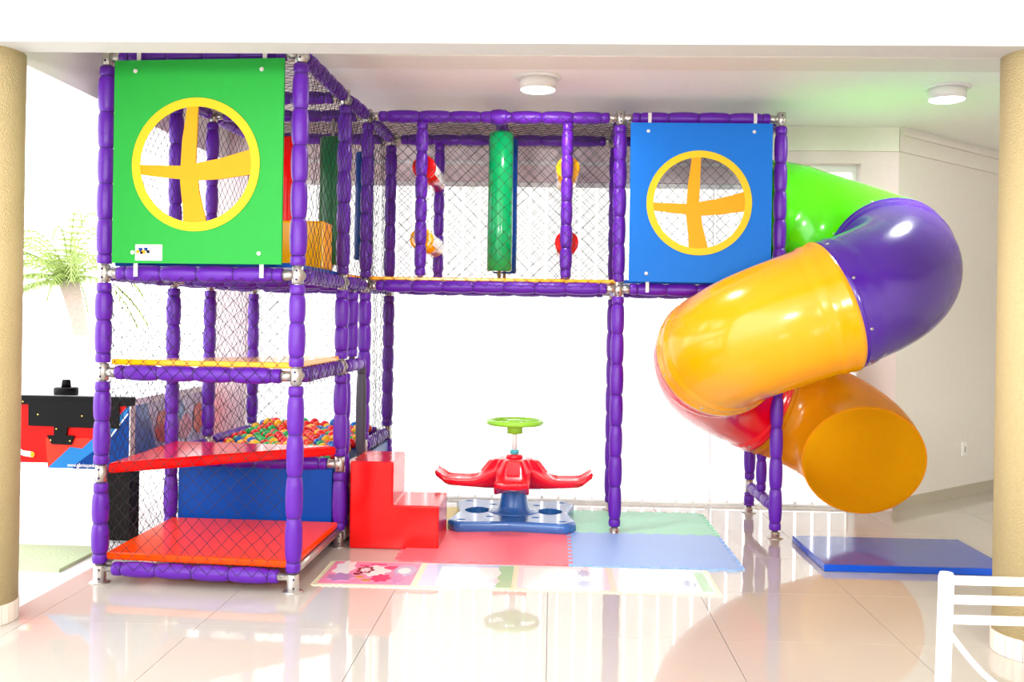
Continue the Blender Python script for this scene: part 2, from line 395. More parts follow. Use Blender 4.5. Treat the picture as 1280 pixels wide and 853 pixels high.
# nets
def net(quad, s=.088, r=.0017, sag=.006, knots=True):
    p00, p10, p11, p01 = [Vector(q) for q in quad]
    W = (p10-p00).length; H = (p01-p00).length; nu = max(2, round(W/s*2)); nv = max(2, round(H/s*2)); nrm = (p10-p00).cross(p01-p00).normalized()
    bm = bmesh.new(); N = {}
    for i in range(nu+1):
        for j in range(nv+1):
            if (i+j) % 2: continue
            u, v = i/nu, j/nv; p = (p00*(1-u)+p10*u)*(1-v)+(p01*(1-u)+p11*u)*v
            e = min(i, j, nu-i, nv-j) > 0
            if e: p = p+Vector((random.uniform(-1, 1), random.uniform(-1, 1), random.uniform(-1, 1)))*.004+nrm*sag*math.sin(5*u+3*v+i*.3)
            N[i, j] = p
            if e and knots:
                k = .004; vs = [bm.verts.new(p+Vector(d)*k) for d in ((1, 0, 0), (-1, 0, 0), (0, 1, 0), (0, -1, 0), (0, 0, 1), (0, 0, -1))]
                for f in ((0, 2, 4), (2, 1, 4), (1, 3, 4), (3, 0, 4), (2, 0, 5), (1, 2, 5), (3, 1, 5), (0, 3, 5)): bm.faces.new([vs[q] for q in f])
    for (i, j), p in N.items():
        for dj in (1, -1):
            q = N.get((i+1, j+dj))
            if q is None: continue
            x, y = frame_of(q-p); a = [bm.verts.new(p+(x*math.cos(t)+y*math.sin(t))*r) for t in (0, 2.094, 4.189)]; b = [bm.verts.new(q+(x*math.cos(t)+y*math.sin(t))*r) for t in (0, 2.094, 4.189)]
            for t in range(3): bm.faces.new((a[t], a[(t+1) % 3], b[(t+1) % 3], b[t]))
    o = build('net', bm, net_m, pf, angle='keep'); o['kind'] = 'stuff'; return o
fr = Vector((0, -.056, 0)); rt = Vector((.055, 0, 0))
def wallnet(p, q, z0, z1, off=Vector((0, 0, 0)), **k): return net([Z(p, z0)+off, Z(q, z0)+off, Z(q, z1)+off, Z(p, z1)+off], **k)
wallnet(A+Vector((.05, 0, 0)), B-Vector((.05, 0, 0)), .09, P2-.02, fr)
wallnet(B, C, P2-.05, T, rt); wallnet(C, Fp, P2-.05, T, rt)
wallnet(B, C, P1-.05, P1+.06, rt*.95); wallnet(Fp, K, .55, P2, rt)
wallnet(Fp, E, P2-.0, T, fr); wallnet(Fp, K, P2, T)
lf = Vector((-.0, 0, 0))
wallnet(A, D, .1, T, lf); wallnet(D, I, .1, T, lf); wallnet(I, J, .1, T, lf)
bk = Vector((0, .05, 0))
wallnet(J, K, .6, T, bk); wallnet(K, E2, P2, T, bk); wallnet(E2, Hp, P2, T, bk)
for q in ((A, B, C, D), (D, C, Fp, I), (I, Fp, K, J), (Fp, E, E2, K), (E, G, Hp, E2)):
    net([Z(v, T-.01) for v in q])
# painted boards with cross windows
def board(c00, c10, z0, z1, m, cpos, ro, ri, name):
    """upright board; c00,c10 lower corners; cross-shaped window in a ring"""
    c00, c10 = Vector(c00), Vector(c10); d = (c10-c00); W = d.length; d.normalize(); n = Vector((d.y, -d.x, 0)); H = z1-z0; u0, v0 = cpos
    P = lambda u, v, o=0: c00+d*u+Vector((0, 0, z0+v-c00.z))+n*o
    bm = bmesh.new(); N = 64; th = .016; hole = [(u0+(ri+.01)*math.cos(2*math.pi*k/N), v0+(ri+.01)*math.sin(2*math.pi*k/N)) for k in range(N)]
    outer = []
    for k in range(N):
        a = 2*math.pi*k/N; cx_, sy_ = math.cos(a), math.sin(a); ts = []
        if cx_ > 1e-6: ts.append((W-u0)/cx_)
        if cx_ < -1e-6: ts.append(-u0/cx_)
        if sy_ > 1e-6: ts.append((H-v0)/sy_)
        if sy_ < -1e-6: ts.append(-v0/sy_)
        t = min(ts); outer.append((u0+cx_*t, v0+sy_*t))
    for cu_, cv_ in ((0, 0), (W, 0), (W, H), (0, H)):     # snap nearest to the corners
        k = min(range(N), key=lambda q: (outer[q][0]-cu_)**2+(outer[q][1]-cv_)**2); outer[k] = (cu_, cv_)
    def ringface(A_, B_, o0, o1):
        va = [[bm.verts.new(P(*p, o)) for p in A_] for o in (o0, o1)]; vb = [[bm.verts.new(P(*p, o)) for p in B_] for o in (o0, o1)]
        for k in range(N):
            j = (k+1) % N
            bm.faces.new((va[1][k], va[1][j], vb[1][j], vb[1][k])); bm.faces.new((va[0][j], va[0][k], vb[0][k], vb[0][j]))
            bm.faces.new((va[0][k], va[0][j], va[1][j], va[1][k])); bm.faces.new((vb[0][j], vb[0][k], vb[1][k], vb[1][j]))
    ringface(hole, outer, 0, th); o = build('board', bm, m, pf); o['label'] = name
    bm = bmesh.new(); ringface([(u0+ri*math.cos(2*math.pi*k/N), v0+ri*math.sin(2*math.pi*k/N)) for k in range(N)], [(u0+ro*math.cos(2*math.pi*k/N), v0+ro*math.sin(2*math.pi*k/N)) for k in range(N)], th+.0005, th+.004)
    build('window_ring', bm, ring_y, o)
    bm = bmesh.new(); s = ri/69.  # bars traced in units of the ring's inner radius
    def poly(L): vprism(bm, [P(u0+x*s, v0+y*s, .004) for x, y in L], n, .0135)
    yt = 69
    outline = [(-12, yt-1), (2, yt+.5), (1, 30), (0, 1.5), (30, 7), (67, 17.5), (69.8, 0), (69, -12), (30, -17.5), (3.5, -19), (5, -32), (9, -48), (14.5, -68.5), (0, -70), (-14.5, -68.5),
               (-15.5, -48), (-18, -28), (-19, -17.5), (-45, -15), (-68.5, -12), (-69.5, 0), (-40, -1), (-18.5, -1.5), (-17, 30), (-14, 50)]
    cen = bm.verts.new(P(u0-9*s, v0-9*s, .0175)); rimv = [bm.verts.new(P(u0+x*s, v0+y*s, .0175)) for x, y in outline]
    cb = bm.verts.new(P(u0-9*s, v0-9*s, .004)); rb_ = [bm.verts.new(P(u0+x*s, v0+y*s, .004)) for x, y in outline]
    for k in range(len(outline)):
        j = (k+1) % len(outline); bm.faces.new((cen, rimv[k], rimv[j])); bm.faces.new((cb, rb_[j], rb_[k])); bm.faces.new((rimv[k], rb_[k], rb_[j], rimv[j]))
    build('window_cross', bm, yel_b, o)
    for u in (.135*W, .88*W):
        for v, ss in ((H, 1), (0, -1)):
            bm = bmesh.new(); a = P(u-.012, v-ss*.02, -.004); 
            vprism(bm, [P(u-.012, v-ss*.03, -.003), P(u+.012, v-ss*.03, -.003), P(u+.012, v+ss*.075, -.003), P(u-.012, v+ss*.075, -.003)], n, .003); build('strap', bm, strap_m, o)
            bm = bmesh.new(); lathe(bm, P(u-.01, v-ss*.06, th), n, [(0, .013), (.004, .012), (.006, .006)], 10); build('bolt', bm, strap_m, o)
    return o, P, n
ob, PG, ng = board((-2.494, 5.555, 0), (-1.503, 5.475, 0), 1.84, 2.985, green_b, (.488, .556), .375, .325, 'green board with yellow ringed cross window')
bm = bmesh.new(); st = lambda u0, u1, v0, v1, o, th, mi: vprism(bm, [PG(u0, v0, o), PG(u1, v0, o), PG(u1, v1, o), PG(u0, v1, o)], ng, th, mi)
st(.14, .30, .015, .105, .0165, .001, 0)
for u0, u1, v, mi in ((.235, .29, .095, 1), (.235, .29, .08, 1), (.15, .285, .045, 1), (.16, .27, .03, 1), (.235, .28, .066, 1)): st(u0, u1, v, v+.003, .0176, .0004, mi)
for u, v, q, mi in ((.152, .062, .013, 3), (.168, .072, .016, 2), (.186, .06, .015, 3), (.2, .075, .014, 2), (.214, .062, .012, 4), (.175, .056, .01, 4)): st(u-q/2, u+q, v-q/2, v+q*.9, .0176, .0006+.0002*mi, mi)
build('maker_sticker', bm, [white_paint, skirt_m, navy_m, yel_b, black_m], ob)
board((.545, 7.195, 0), (1.556, 7.195, 0), 1.838, 2.982, blue_b, (.495, .571), .376, .326, 'blue board with yellow ringed cross window')

# ---------------------------------------------------------------- mats and pads lying in the frame
def thing_mesh(name, bm, m, label, cat, smooth=False, group=None, base=None):
    return tag(build(name, bm, m, base=base, smooth=smooth), label, cat, group)
ins = .05
thing_mesh('floor_pad', slab([(A.x+.03, A.y+.0), (B.x-.0, B.y+.0), (C.x-.0, C.y-.03), (D.x+.03, D.y-.06)], .133, .175), vin_or, 'orange vinyl pad on the lowest deck of the tower', 'mat')
thing_mesh('triangle_pad', slab([(A.x+.04, A.y-.01), (C.x-.0, C.y-.08), (D.x+.04, D.y-.05)], .628, .692, .018), vin_red, 'red triangular step pad with a diagonal front edge', 'mat')
thing_mesh('triangle_pad', slab([(A.x+.05, A.y-.01), (B.x-.0, B.y-.0), (C.x-.0, C.y-.07)], 1.258, 1.292, .008), vin_yel, 'yellow triangular step pad on the second deck of the tower', 'mat')
thing_mesh('deck_pad', slab([(A.x+.05, A.y+.02), (B.x-.03, B.y+.02), (C.x-.03, C.y), (D.x+.05, D.y)], 1.828, 1.855, .006), vin_blue, 'blue pad on the top deck behind the green board', 'mat')
thing_mesh('deck_pad', slab([(D.x+.05, D.y+.03), (C.x-.02, C.y+.03), (K.x, K.y-.05), (J.x+.05, J.y-.05)], 1.828, 1.852, .006), vin_yel, 'yellow pad on the top deck above the ball pit', 'mat')
thing_mesh('deck_pad', slab([(Fp.x+.03, Fp.y-.02), (E.x-.02, E.y-.02), (E2.x-.03, E2.y), (K.x+.05, K.y)], 1.828, 1.852, .006), vin_yel, 'long yellow pad along the netted bridge', 'mat')
thing_mesh('deck_pad', slab([(E.x+.04, E.y-.02), (G.x-.03, G.y-.02), (Hp.x-.03, Hp.y), (E2.x+.04, E2.y)], 1.828, 1.852, .006), vin_blue, 'blue pad on the deck behind the blue board', 'mat')
thing_mesh('foam_block', rbox(-2.0, -1.475, 6.36, 6.6, 1.856, 2.17, .015), vin_yel, 'yellow foam step block on the top deck beside the green board', 'block')
def pitwall(p, q, z0, z1, m, off):
    d = (q-p).normalized(); n = Vector((-d.y, d.x, 0)); a = p+d*.05+n*off; b = q-d*.05+n*off
    return slab([a, b, b+n*.05, a+n*.05], z0, z1, .006, 2)
thing_mesh('pit_wall_pad', pitwall(D, C, .13, .525, vin_blue, .0), vin_blue, 'blue front wall pad of the ball pit behind the orange pad', 'pad')
thing_mesh('pit_wall_pad', pitwall(Fp, K, .03, .54, vin_blue, -.02), vin_blue, 'blue side wall pad of the ball pit behind the red steps', 'pad')
thing_mesh('pit_wall_pad', pitwall(C, Fp, .03, .54, vin_white, -.02), vin_white, 'white side wall pad of the ball pit beside the red steps', 'pad')
thing_mesh('pit_wall_pad', pitwall(I, J, .03, .54, vin_blue, -.02), vin_blue, 'blue left wall pad of the ball pit', 'pad')
thing_mesh('pit_wall_pad', pitwall(J, K, .03, .54, vin_blue, -.02), vin_blue, 'blue rear wall pad of the ball pit by the blind', 'pad')
thing_mesh('pit_base_pad', slab([(D.x+.08, D.y+.07), (C.x-.08, C.y+.07), (K.x-.08, K.y-.06), (J.x+.08, J.y-.06)], .02, .475, .01), vin_blue, 'blue base pad under the plastic balls', 'pad')
# balls
bcol = {'red': (240, 30, 34), 'yellow': (255, 190, 20), 'green': (20, 178, 80), 'blue': (0, 110, 200), 'orange': (246, 84, 36)}
bmesh_ = {}
for k, c in bcol.items():
    bm = bmesh.new(); bmesh.ops.create_uvsphere(bm, u_segments=14, v_segments=9, radius=.038)
    me = bpy.data.meshes.new('pit_ball'); bm.to_mesh(me); bm.free(); me.polygons.foreach_set('use_smooth', [True]*len(me.polygons))
    me.materials.append(mat('ball_'+k, c, .22, trans=.15)); bmesh_[k] = me
row = 0; y = 6.86; cnt = 0
while y < 8.13:
    f = (y-6.72)/1.5; xl = D.x+.11+.1*f+(.041 if row % 2 else 0); x = xl
    while x < -1.49+.05*f:
        k = random.choice(['red', 'red', 'yellow', 'yellow', 'green', 'blue', 'orange', 'green', 'red'])
        h = .545+.10*f+.03*max(0, math.sin(x*6+y*9))*f+random.uniform(0, .045)*f
        if x < -2.3: h -= .02
        o = bpy.data.objects.new('pit_ball', bmesh_[k]); o.location = (x+random.uniform(-.002, .002), y, h); COL.objects.link(o)
        where = ('front', 'middle', 'rear')[min(2, int((y-6.83)/.44))]+' '+('left', 'centre', 'right')[min(2, max(0, int((x+2.5)/.36)))]
        tag(o, f'{k} plastic ball lying in the {where} of the ball pit', 'ball', f'{k} balls in the {where} of the ball pit'); cnt += 1; x += .083
    y += .0725; row += 1
# hanging rolls
def roll(c, z0, z1, r, m, label, px_=0):
    R = root('hanging_roll', (c[0], c[1], z0-.06), label, 'foam roll')
    bm = bmesh.new(); L = z1-z0; lathe(bm, (c[0], c[1], z0), (0, 0, 1), [(0, r*.9), (.008, r), (L*.33, r*1.02), (L*.66, r*.99), (L-.008, r), (L, r*.9)], 28); build('sleeve', bm, m, R)
    bm = bmesh.new(); cyl(bm, (c[0], c[1], max(1.856, z0-.3)), (c[0], c[1], T-.03), .012, 8); build('axle', bm, steel, R)
roll((-.405, 7.53), 1.915, 2.965, .094, vin_green, 'bright green vertical foam roll hanging in the middle of the bridge')
roll((-.385, 7.93), 1.915, 2.985, .094, vin_blue, 'blue vertical foam roll close behind the bright green one')
roll((-1.62, 7.22), 1.93, 2.86, .092, vin_dkgreen, 'dark green hanging foam roll behind the yellow block')
roll((-1.46, 7.62), 1.99, 2.82, .07, vin_blue, 'dark blue hanging foam roll beside the tower corner post')
roll((-1.93, 7.25), 1.93, 2.86, .092, vin_red, 'red hanging foam roll half hidden by the green board')
# horizontal rollers
def roller(px, X, z, m, name):
    R = root('peg_roller', (X, 7.33, z), name, 'roller')
    bm = bmesh.new(); lathe(bm, (X, 7.34, z), (0, 1, 0), [(0, .07), (.004, .088), (.03, .088), (.034, .07)], 24); build('end_disc', bm, m, R)
    bm = bmesh.new(); n = 24; y0, y1 = 7.374, 8.15
    for a0, a1, mi in ((-.35, math.pi+.35, 0),):
        lathe(bm, (X, y0, z), (0, 1, 0), [(0, .082), (.4, .083), (y1-y0, .082)], n)
    for f in bm.faces:
        if f.calc_center_median().z < z-.045: f.material_index = 1
    build('roller_body', bm, [vin_white, m], R)  # glare painted as white over the body, plain vinyl colour only underneath
roller(0, -.965, 2.67, vin_red, 'red faced roller, upper one at the left of the bridge')
roller(0, -.975, 2.135, vin_yel, 'yellow faced roller, lower one at the left of the bridge')
roller(0, .10, 2.672, vin_yel, 'yellow faced roller, upper one at the right of the bridge')
roller(0, .10, 2.125, vin_red, 'red faced roller, lower one at the right of the bridge')

# ---------------------------------------------------------------- tube slide
sr = root('tube_slide', (1.814, 7.14, 0), 'multicoloured spiral tube slide winding down from the blue board deck', 'slide')
SC, SR, TR = Vector((1.775, 7.14, 0)), .61, .425
def cl(t):
    """t<0: straight lead-in; t in degrees along the helix"""
    z = 2.375-1.80*max(t, 0)/450
    if t < 0: return Vector((SC.x+t/100, SC.y+SR, 2.375))
    a = math.radians(t); rx = SR
    if t > 360: rx = SR-.16*((t-360)/90)
    return Vector((SC.x+rx*math.sin(a), SC.y+SR*math.cos(a), z))
def tube(name, t0, t1, m, label, steps=26, lip0=True, lip1=True, walls=(0, 1)):
    bm = bmesh.new(); n = 48; rings = [[], []]; cs = []
    ts = [t0+(t1-t0)*k/steps for k in range(steps+1)]
    L = (t1-t0)*math.radians(1)*SR
    for t in ts:
        p = cl(t); T_ = (cl(t+.5)-cl(t-.5)).normalized(); x, y = frame_of(T_); cs.append((p, T_, x, y))
        s0 = (t-t0)*math.radians(1)*SR; s1 = L-s0; r = TR
        if lip0 and s0 < .02: r += .02
        elif lip0 and s0 < .10: r += .011
        if lip1 and s1 < .02: r += .02
        elif lip1 and s1 < .10: r += .011
        for w, rr in ((0, r), (1, TR-.012)):
            rings[w].append([bm.verts.new(p+(x*math.cos(2*math.pi*i/n)+y*math.sin(2*math.pi*i/n))*rr) for i in range(n)])
    for w in walls:
        for k in range(steps):
            for i in range(n):
                q = (rings[w][k][i], rings[w][k][(i+1) % n], rings[w][k+1][(i+1) % n], rings[w][k+1][i])
                f = bm.faces.new(q if w == 0 else q[::-1]); f.smooth = True
    for k in (0, -1):
        for i in range(n):
            j = (i+1) % n; bm.faces.new((rings[0][k][i], rings[1][k][i], rings[1][k][j], rings[0][k][j]))
    o = build('slide_section', bm, m, sr); o['label'] = label
    if lip1:
        p, T_, x, y = cs[-1]
        for k in range(8):
            a = 2*math.pi*(k+.5)/8; d = x*math.cos(a)+y*math.sin(a)
            bm = bmesh.new(); lathe(bm, p-T_*.045+d*(TR+.004), d, [(0, .012), (.008, .011), (.012, .005)], 8); build('bolt', bm, steel, o)
    return o
tube('a', -14, 87, sl_green, 'lime green tube section', 40)
tube('b', 87, 176, sl_purple, 'purple tube bend', 44)
tube('c', 176, 262, sl_yellow, 'yellow tube section', 50)
tube('d', 262, 347, sl_red, 'red tube section', 44)
tube('e', 347, 448, sl_orange, 'orange exit tube section', 50, lip1=False, walls=(0,))

# ---------------------------------------------------------------- floor things
def L2(px, py, z, Y): return at_y(px, py, Y)
stx = rbox(-1.335, -.735, 6.63, 7.16, .0, .30, .008); st2 = rbox(-1.335, -1.045, 6.63, 7.16, .0, .585, .008)
bm = bmesh.new(); pts = [(-1.335, 0), (-.735, 0), (-.735, .295), (-1.045, .295), (-1.045, .585), (-1.335, .585)]
vprism(bm, [(x, 7.16, z) for x, z in pts], (0, -1, 0), .53); bmesh.ops.recalc_face_normals(bm, faces=bm.faces[:])
bmesh.ops.bevel(bm, geom=bm.edges[:], offset=.01, segments=3, affect='EDGES', profile=.5)
stx.free(); st2.free()
thing_mesh('step_block', bm, vin_red, 'red vinyl two-step foam block against the ball pit doorway', 'steps')
# landing mat
thing_mesh('landing_mat', rbox(1.735, 2.90, 6.33, 7.17, 0.0, .045, .008), vin_blue2, 'blue vinyl landing mat on the floor under the slide exit', 'mat')
# puzzle mats
def edge(p, q, sign, n=9, depth=.028):
    """toothed seam from p to q; teeth stick out to the right of p->q when sign>0"""
    p, q = Vector(p), Vector(q); d = q-p; L = d.length; u = d/L; nn_ = Vector((u.y, -u.x))*depth*sign; out = [p]
    for k in range(n):
        a = (k+.28)/n; b = (k+.72)/n; w_ = .07/n
        out += [p+d*a, p+d*(a-w_)+nn_, p+d*(b+w_)+nn_, p+d*b]
    return out
def puzzle(x0, x1, y0, y1, m, label, signs, n=9, th=.013, z=0.0, name='foam_mat', cat='mat', group=None):
    cs = [Vector((x0, y0)), Vector((x1, y0)), Vector((x1, y1)), Vector((x0, y1))]; pts = []
    for k in range(4): pts += edge(cs[k], cs[(k+1) % 4], signs[k], n)
    g_ = .0012; cx_, cy_ = (x0+x1)/2, (y0+y1)/2
    bm = bmesh.new(); prism(bm, [(cx_+(p.x-cx_)*(1-g_), cy_+(p.y-cy_)*(1-g_*1.2)) for p in pts], z, z+th)
    return thing_mesh(name, bm, m, label, cat, group=group)
eva = lambda n_, c: mat(n_, c, .42, bump=.15, bscale=300)
x0, x1, x2 = -.952, .13, 1.21; y0, y1, y2 = 6.295, 7.235, 8.06
puzzle(x0, x1, y0, y1, eva('eva_red', (250, 112, 124)), 'red foam puzzle mat in front of the spinning toy', (1, 1, 1, 1))
puzzle(x1, x2, y0, y1, eva('eva_blue', (146, 182, 238)), 'light blue foam puzzle mat at the frame post', (1, 1, 1, -1))
puzzle(x0, x1, y1, y2, eva('eva_yellow', (250, 224, 110)), 'yellow foam puzzle mat under the spinning toy', (-1, 1, 1, 1))
puzzle(x1, x2, y1, y2, eva('eva_green', (150, 222, 186)), 'green foam puzzle mat behind the light blue one', (-1, 1, 1, -1))
# printed play mats in front
def printed(x0, x1, base, label, shapes, ord_):
    y0, y1 = 5.70, 6.262; z = .0; th = .006
    R = root('printed_mat', ((x0+x1)/2, (y0+y1)/2, 0), label, 'mat')
    cs = [Vector((x0, y0)), Vector((x1, y0)), Vector((x1, y1)), Vector((x0, y1))]; pts = []
    for k in range(4): pts += edge(cs[k], cs[(k+1) % 4], (1, 1, 0, -1 if ord_ else 1)[k], 14, .01)
    bm = bmesh.new(); prism(bm, [(p.x, p.y) for p in pts], z, z+th); build('sheet', bm, pr('mat_border', (240, 234, 200)), R)
    bm = bmesh.new(); prism(bm, [(x0+.02, y0+.03), (x1-.02, y0+.03), (x1-.02, y1-.012), (x0+.02, y1-.012)], th, th+.0006); build('print_field', bm, base, R)
    for nm, kind, u, v, a, b, m_ in shapes:
        bm = bmesh.new(); cx_ = x0+u*(x1-x0); cy_ = y0+v*(y1-y0); lvl = th+.0007+.0003*(shapes.index((nm, kind, u, v, a, b, m_))+1)
        if kind == 'o': pp = [(cx_+a*math.cos(t*math.pi/10), cy_+b*math.sin(t*math.pi/10)) for t in range(20)]
        elif kind == 'c': pp = [(cx_+a*(1+.16*math.cos(t*math.pi/20*7))*math.cos(t*math.pi/20), cy_+b*(1+.16*math.cos(t*math.pi/20*7))*math.sin(t*math.pi/20)) for t in range(40)]
        else: pp = [(cx_-a, cy_-b), (cx_+a, cy_-b), (cx_+a, cy_+b), (cx_-a, cy_+b)]
        prism(bm, pp, th+.0006, lvl+.0002); build(nm, bm, m_, R)
_pr = {}
def pr(n_, c):
    if n_ not in _pr: _pr[n_] = mat(n_, c, .12)
    return _pr[n_]
pk, wh, hot, gold, lil, sky, gr, pal, gy, dk = pr('print_pink', (244, 150, 184)), pr('print_white', (240, 240, 236)), pr('print_hot_pink', (228, 60, 110)), pr('print_gold', (196, 144, 90)), pr('print_lilac', (190, 140, 184)), pr('print_sky', (190, 216, 244)), pr('print_green', (170, 214, 170)), pr('print_pale_pink', (244, 222, 226)), pr('print_grey_blue', (170, 176, 206)), pr('print_plum', (92, 40, 60))
printed(-1.36, -.775, pk, 'pink printed play mat with a white cloud and gold ovals beside the tower foot',
        [('cloud_print', 'c', .19, .68, .06, .17, wh), ('cloud_edge', 'c', .53, .6, .085, .12, wh), ('petal_print', 'c', .42, .62, .05, .08, dk), ('petal_print', 'c', .42, .62, .03, .05, pal), ('petal_print', 'o', .68, .74, .05, .04, hot),
         ('bow_print', 'c', .63, .3, .055, .08, hot), ('ribbon_print', 'b', .52, .86, .05, .014, hot), ('ribbon_print', 'b', .38, .8, .03, .012, hot), ('coin_print', 'o', .36, .45, .022, .02, dk), ('coin_print', 'o', .41, .33, .026, .026, gold), ('coin_print', 'o', .5, .2, .026, .026, gold),
         ('petal_print', 'c', .22, .3, .08, .08, lil), ('shade_print', 'o', .84, .62, .07, .12, gy), ('shade_print', 'o', .83, .6, .04, .07, wh), ('bow_print', 'c', .8, .3, .03, .1, lil)], 0)
printed(-.775, -.2, sky, 'pale blue printed play mat with a green right end in front of the red mat',
        [('panel_print', 'b', .55, .5, .2, .2, wh), ('panel_print', 'b', .9, .5, .045, .25, gr), ('blossom_print', 'c', .8, .62, .03, .07, wh), ('blossom_print', 'c', .78, .3, .04, .06, pal)], 1)
printed(-.2, .38, pal, 'pale pink printed play mat with grey-blue blots, third from the tower',
        [('panel_print', 'b', .35, .5, .15, .22, wh), ('blot_print', 'c', .72, .72, .035, .07, gy), ('blot_print', 'c', .72, .3, .04, .06, gy), ('blot_print', 'o', .6, .32, .02, .05, sky)], 1)
printed(.38, .985, wh, 'whitish printed play mat with faint flowers at the right end of the front row',
        [('panel_print', 'b', .9, .5, .03, .22, gr), ('blossom_print', 'c', .42, .5, .05, .08, pal), ('blossom_print', 'c', .6, .32, .04, .07, pal), ('blossom_print', 'c', .76, .4, .035, .07, gy)], 1)

# spinning toy
TX, TY = -.27, 7.62
toy = root('spinning_toy', (TX, TY, .013), 'children\'s spinning seat with red saddle, blue base and lime steering wheel', 'toy')
bm = bmesh.new(); z0 = .0135
cxs = [(-.47, -.36), (-.40, -.47), (-.2, -.44), (0, -.41), (.2, -.44), (.40, -.47), (.47, -.36), (.44, -.18), (.41, 0), (.44, .18), (.47, .36), (.40, .47), (.2, .44), (0, .41), (-.2, .44), (-.40, .47), (-.47, .36), (-.44, .18), (-.41, 0), (-.44, -.18)]
ang = [math.atan2(y, x) for x, y in cxs]
N = 80
def outl(a):
    # radial intersection with the outline polygon
    d = Vector((math.cos(a), math.sin(a))); best = 0
    for k in range(len(cxs)):
        p = Vector(cxs[k]); q = Vector(cxs[(k+1) % len(cxs)]); e = q-p; den = d.x*e.y-d.y*e.x
        if abs(den) < 1e-9: continue
        t = (p.x*e.y-p.y*e.x)/den; u = (p.x*d.y-p.y*d.x)/den
        if t > 0 and -1e-6 <= u <= 1+1e-6: best = max(best, t)
    return best
hol = []   # four big holes, left/right large ones
prof_in = .17
lay = [(1.0, 0), (1.0, .05), (.975, .07), (.93, .078)]
def inhole(a): return None
# deck as a grid with holes
bm = bmesh.new(); M_ = 44; half = .48; cells = {}
def isin(x, y):
    r = math.hypot(x, y); a = math.atan2(y, x)
    if r > outl(a)-.03: return False
    for hx, hy, ha, hb in ((-.285, 0, .085, .11), (.285, 0, .085, .11), (0, -.29, .1, .055), (0, .29, .1, .055)):
        if ((x-hx)/ha)**2+((y-hy)/hb)**2 < 1: return False
    return True
n = 96
rim = []
for k in range(n):
    a = 2*math.pi*k/n; r = outl(a); rim.append((math.cos(a)*r, math.sin(a)*r))
lv = []
for s, z in ((.985, 0), (1, .012), (1, .05), (.985, .066), (.955, .072)):
    lv.append([bm.verts.new((TX+x*s, TY+y*s, z0+z)) for x, y in rim])
for k in range(len(lv)-1):
    for i in range(n):
        f = bm.faces.new((lv[k][i], lv[k][(i+1) % n], lv[k+1][(i+1) % n], lv[k+1][i])); f.smooth = True
# deck: triangulated fill between rim and holes
edges = []
def loop(vs): return [bm.edges.get((vs[i], vs[(i+1) % len(vs)])) or bm.edges.new((vs[i], vs[(i+1) % len(vs)])) for i in range(len(vs))]
edges += loop(lv[-1]); holes = []
for hx, hy, ha, hb in ((-.275, 0, .09, .13), (.275, 0, .09, .13), (-.37, -.37, .03, .02), (.37, -.37, .03, .02), (.37, .37, .03, .02), (-.37, .37, .03, .02), (-.17, -.24, .028, .024), (.17, -.24, .028, .024), (-.17, .24, .028, .024), (.17, .24, .028, .024), (0, .32, .05, .03)):
    nn_ = 14; top = [bm.verts.new((TX+hx+ha*math.cos(2*math.pi*i/nn_)*(1+.12*math.cos(4*math.pi*i/nn_)), TY+hy+hb*math.sin(2*math.pi*i/nn_), z0+.072)) for i in range(nn_)]
    bot = [bm.verts.new((v.co.x, v.co.y, z0+(.004 if ha > .08 else .045))) for v in top]
    edges += loop(top)
    for i in range(nn_): bm.faces.new((top[i], top[(i+1) % nn_], bot[(i+1) % nn_], bot[i]))
    if ha < .08: bm.faces.new(bot)
bmesh.ops.triangle_fill(bm, use_beauty=True, edges=edges)
build('base', bm, toy_blue, toy)
bm = bmesh.new(); lathe(bm, (TX, TY, z0+.07), (0, 0, 1), [(0, .2), (.008, .185), (.02, .125), (.05, .112), (.2, .088), (.215, .08)], 32); build('pedestal', bm, toy_blue, toy)
# saddle: four-armed dished seat
bm = bmesh.new(); NA, NR = 160, 30; ts = []
def arm(a): return (.5+.5*math.cos(4*a))
def seat_r(a):
    b = (a+math.pi/4) % (math.pi/2)-math.pi/4           # angle from the nearest arm
    hw = .125; end = .63
    r = min(end, hw/max(1e-6, abs(math.sin(b))))
    r = (r**-14+(end/ math.cos(b)*.985)**-14)**(-1/14) if r > .2 else r
    return max(.17, r)
def smooth(q): q = min(1, max(0, q)); return q*q*(3-2*q)
def seat_z(a, s):
    r = s*seat_r(a); b = (a+math.pi/4) % (math.pi/2)-math.pi/4; x_ = r*math.cos(b); y_ = abs(r*math.sin(b))
    hub = .15*(1-smooth((x_-.13)/.20))*(1-.45*smooth((y_-.055)/.07)*smooth((x_-.09)/.06))
    curl = .055*smooth((x_-.50)/.12)
    dish = .014*smooth((y_-.06)/.06)*smooth((x_-.2)/.1)
    return .345-.015*smooth(x_/.3)*(1-smooth((x_-.5)/.1))+hub+curl+dish
grid = []
for j in range(NR+1):
    s = j/NR; rowv = []
    for i in range(NA):
        a = 2*math.pi*i/NA; r = s*seat_r(a) if j else .001
        rowv.append(bm.verts.new((TX+r*math.cos(a), TY+r*math.sin(a), seat_z(a, s)+0)))
    grid.append(rowv)
for j in range(NR):
    for i in range(NA):
        f = bm.faces.new((grid[j][i], grid[j+1][i], grid[j+1][(i+1) % NA], grid[j][(i+1) % NA])); f.smooth = True
low = []
for dr_, dz in ((1.012, -.015), (1.0, -.042), (.94, -.056)):
    low.append([bm.verts.new((TX+(grid[-1][i].co.x-TX)*dr_, TY+(grid[-1][i].co.y-TY)*dr_, grid[-1][i].co.z+dz)) for i in range(NA)])
inner = [bm.verts.new((TX+(grid[-1][i].co.x-TX)*.3, TY+(grid[-1][i].co.y-TY)*.3, .26)) for i in range(NA)]
seq = [grid[-1]]+low+[inner]
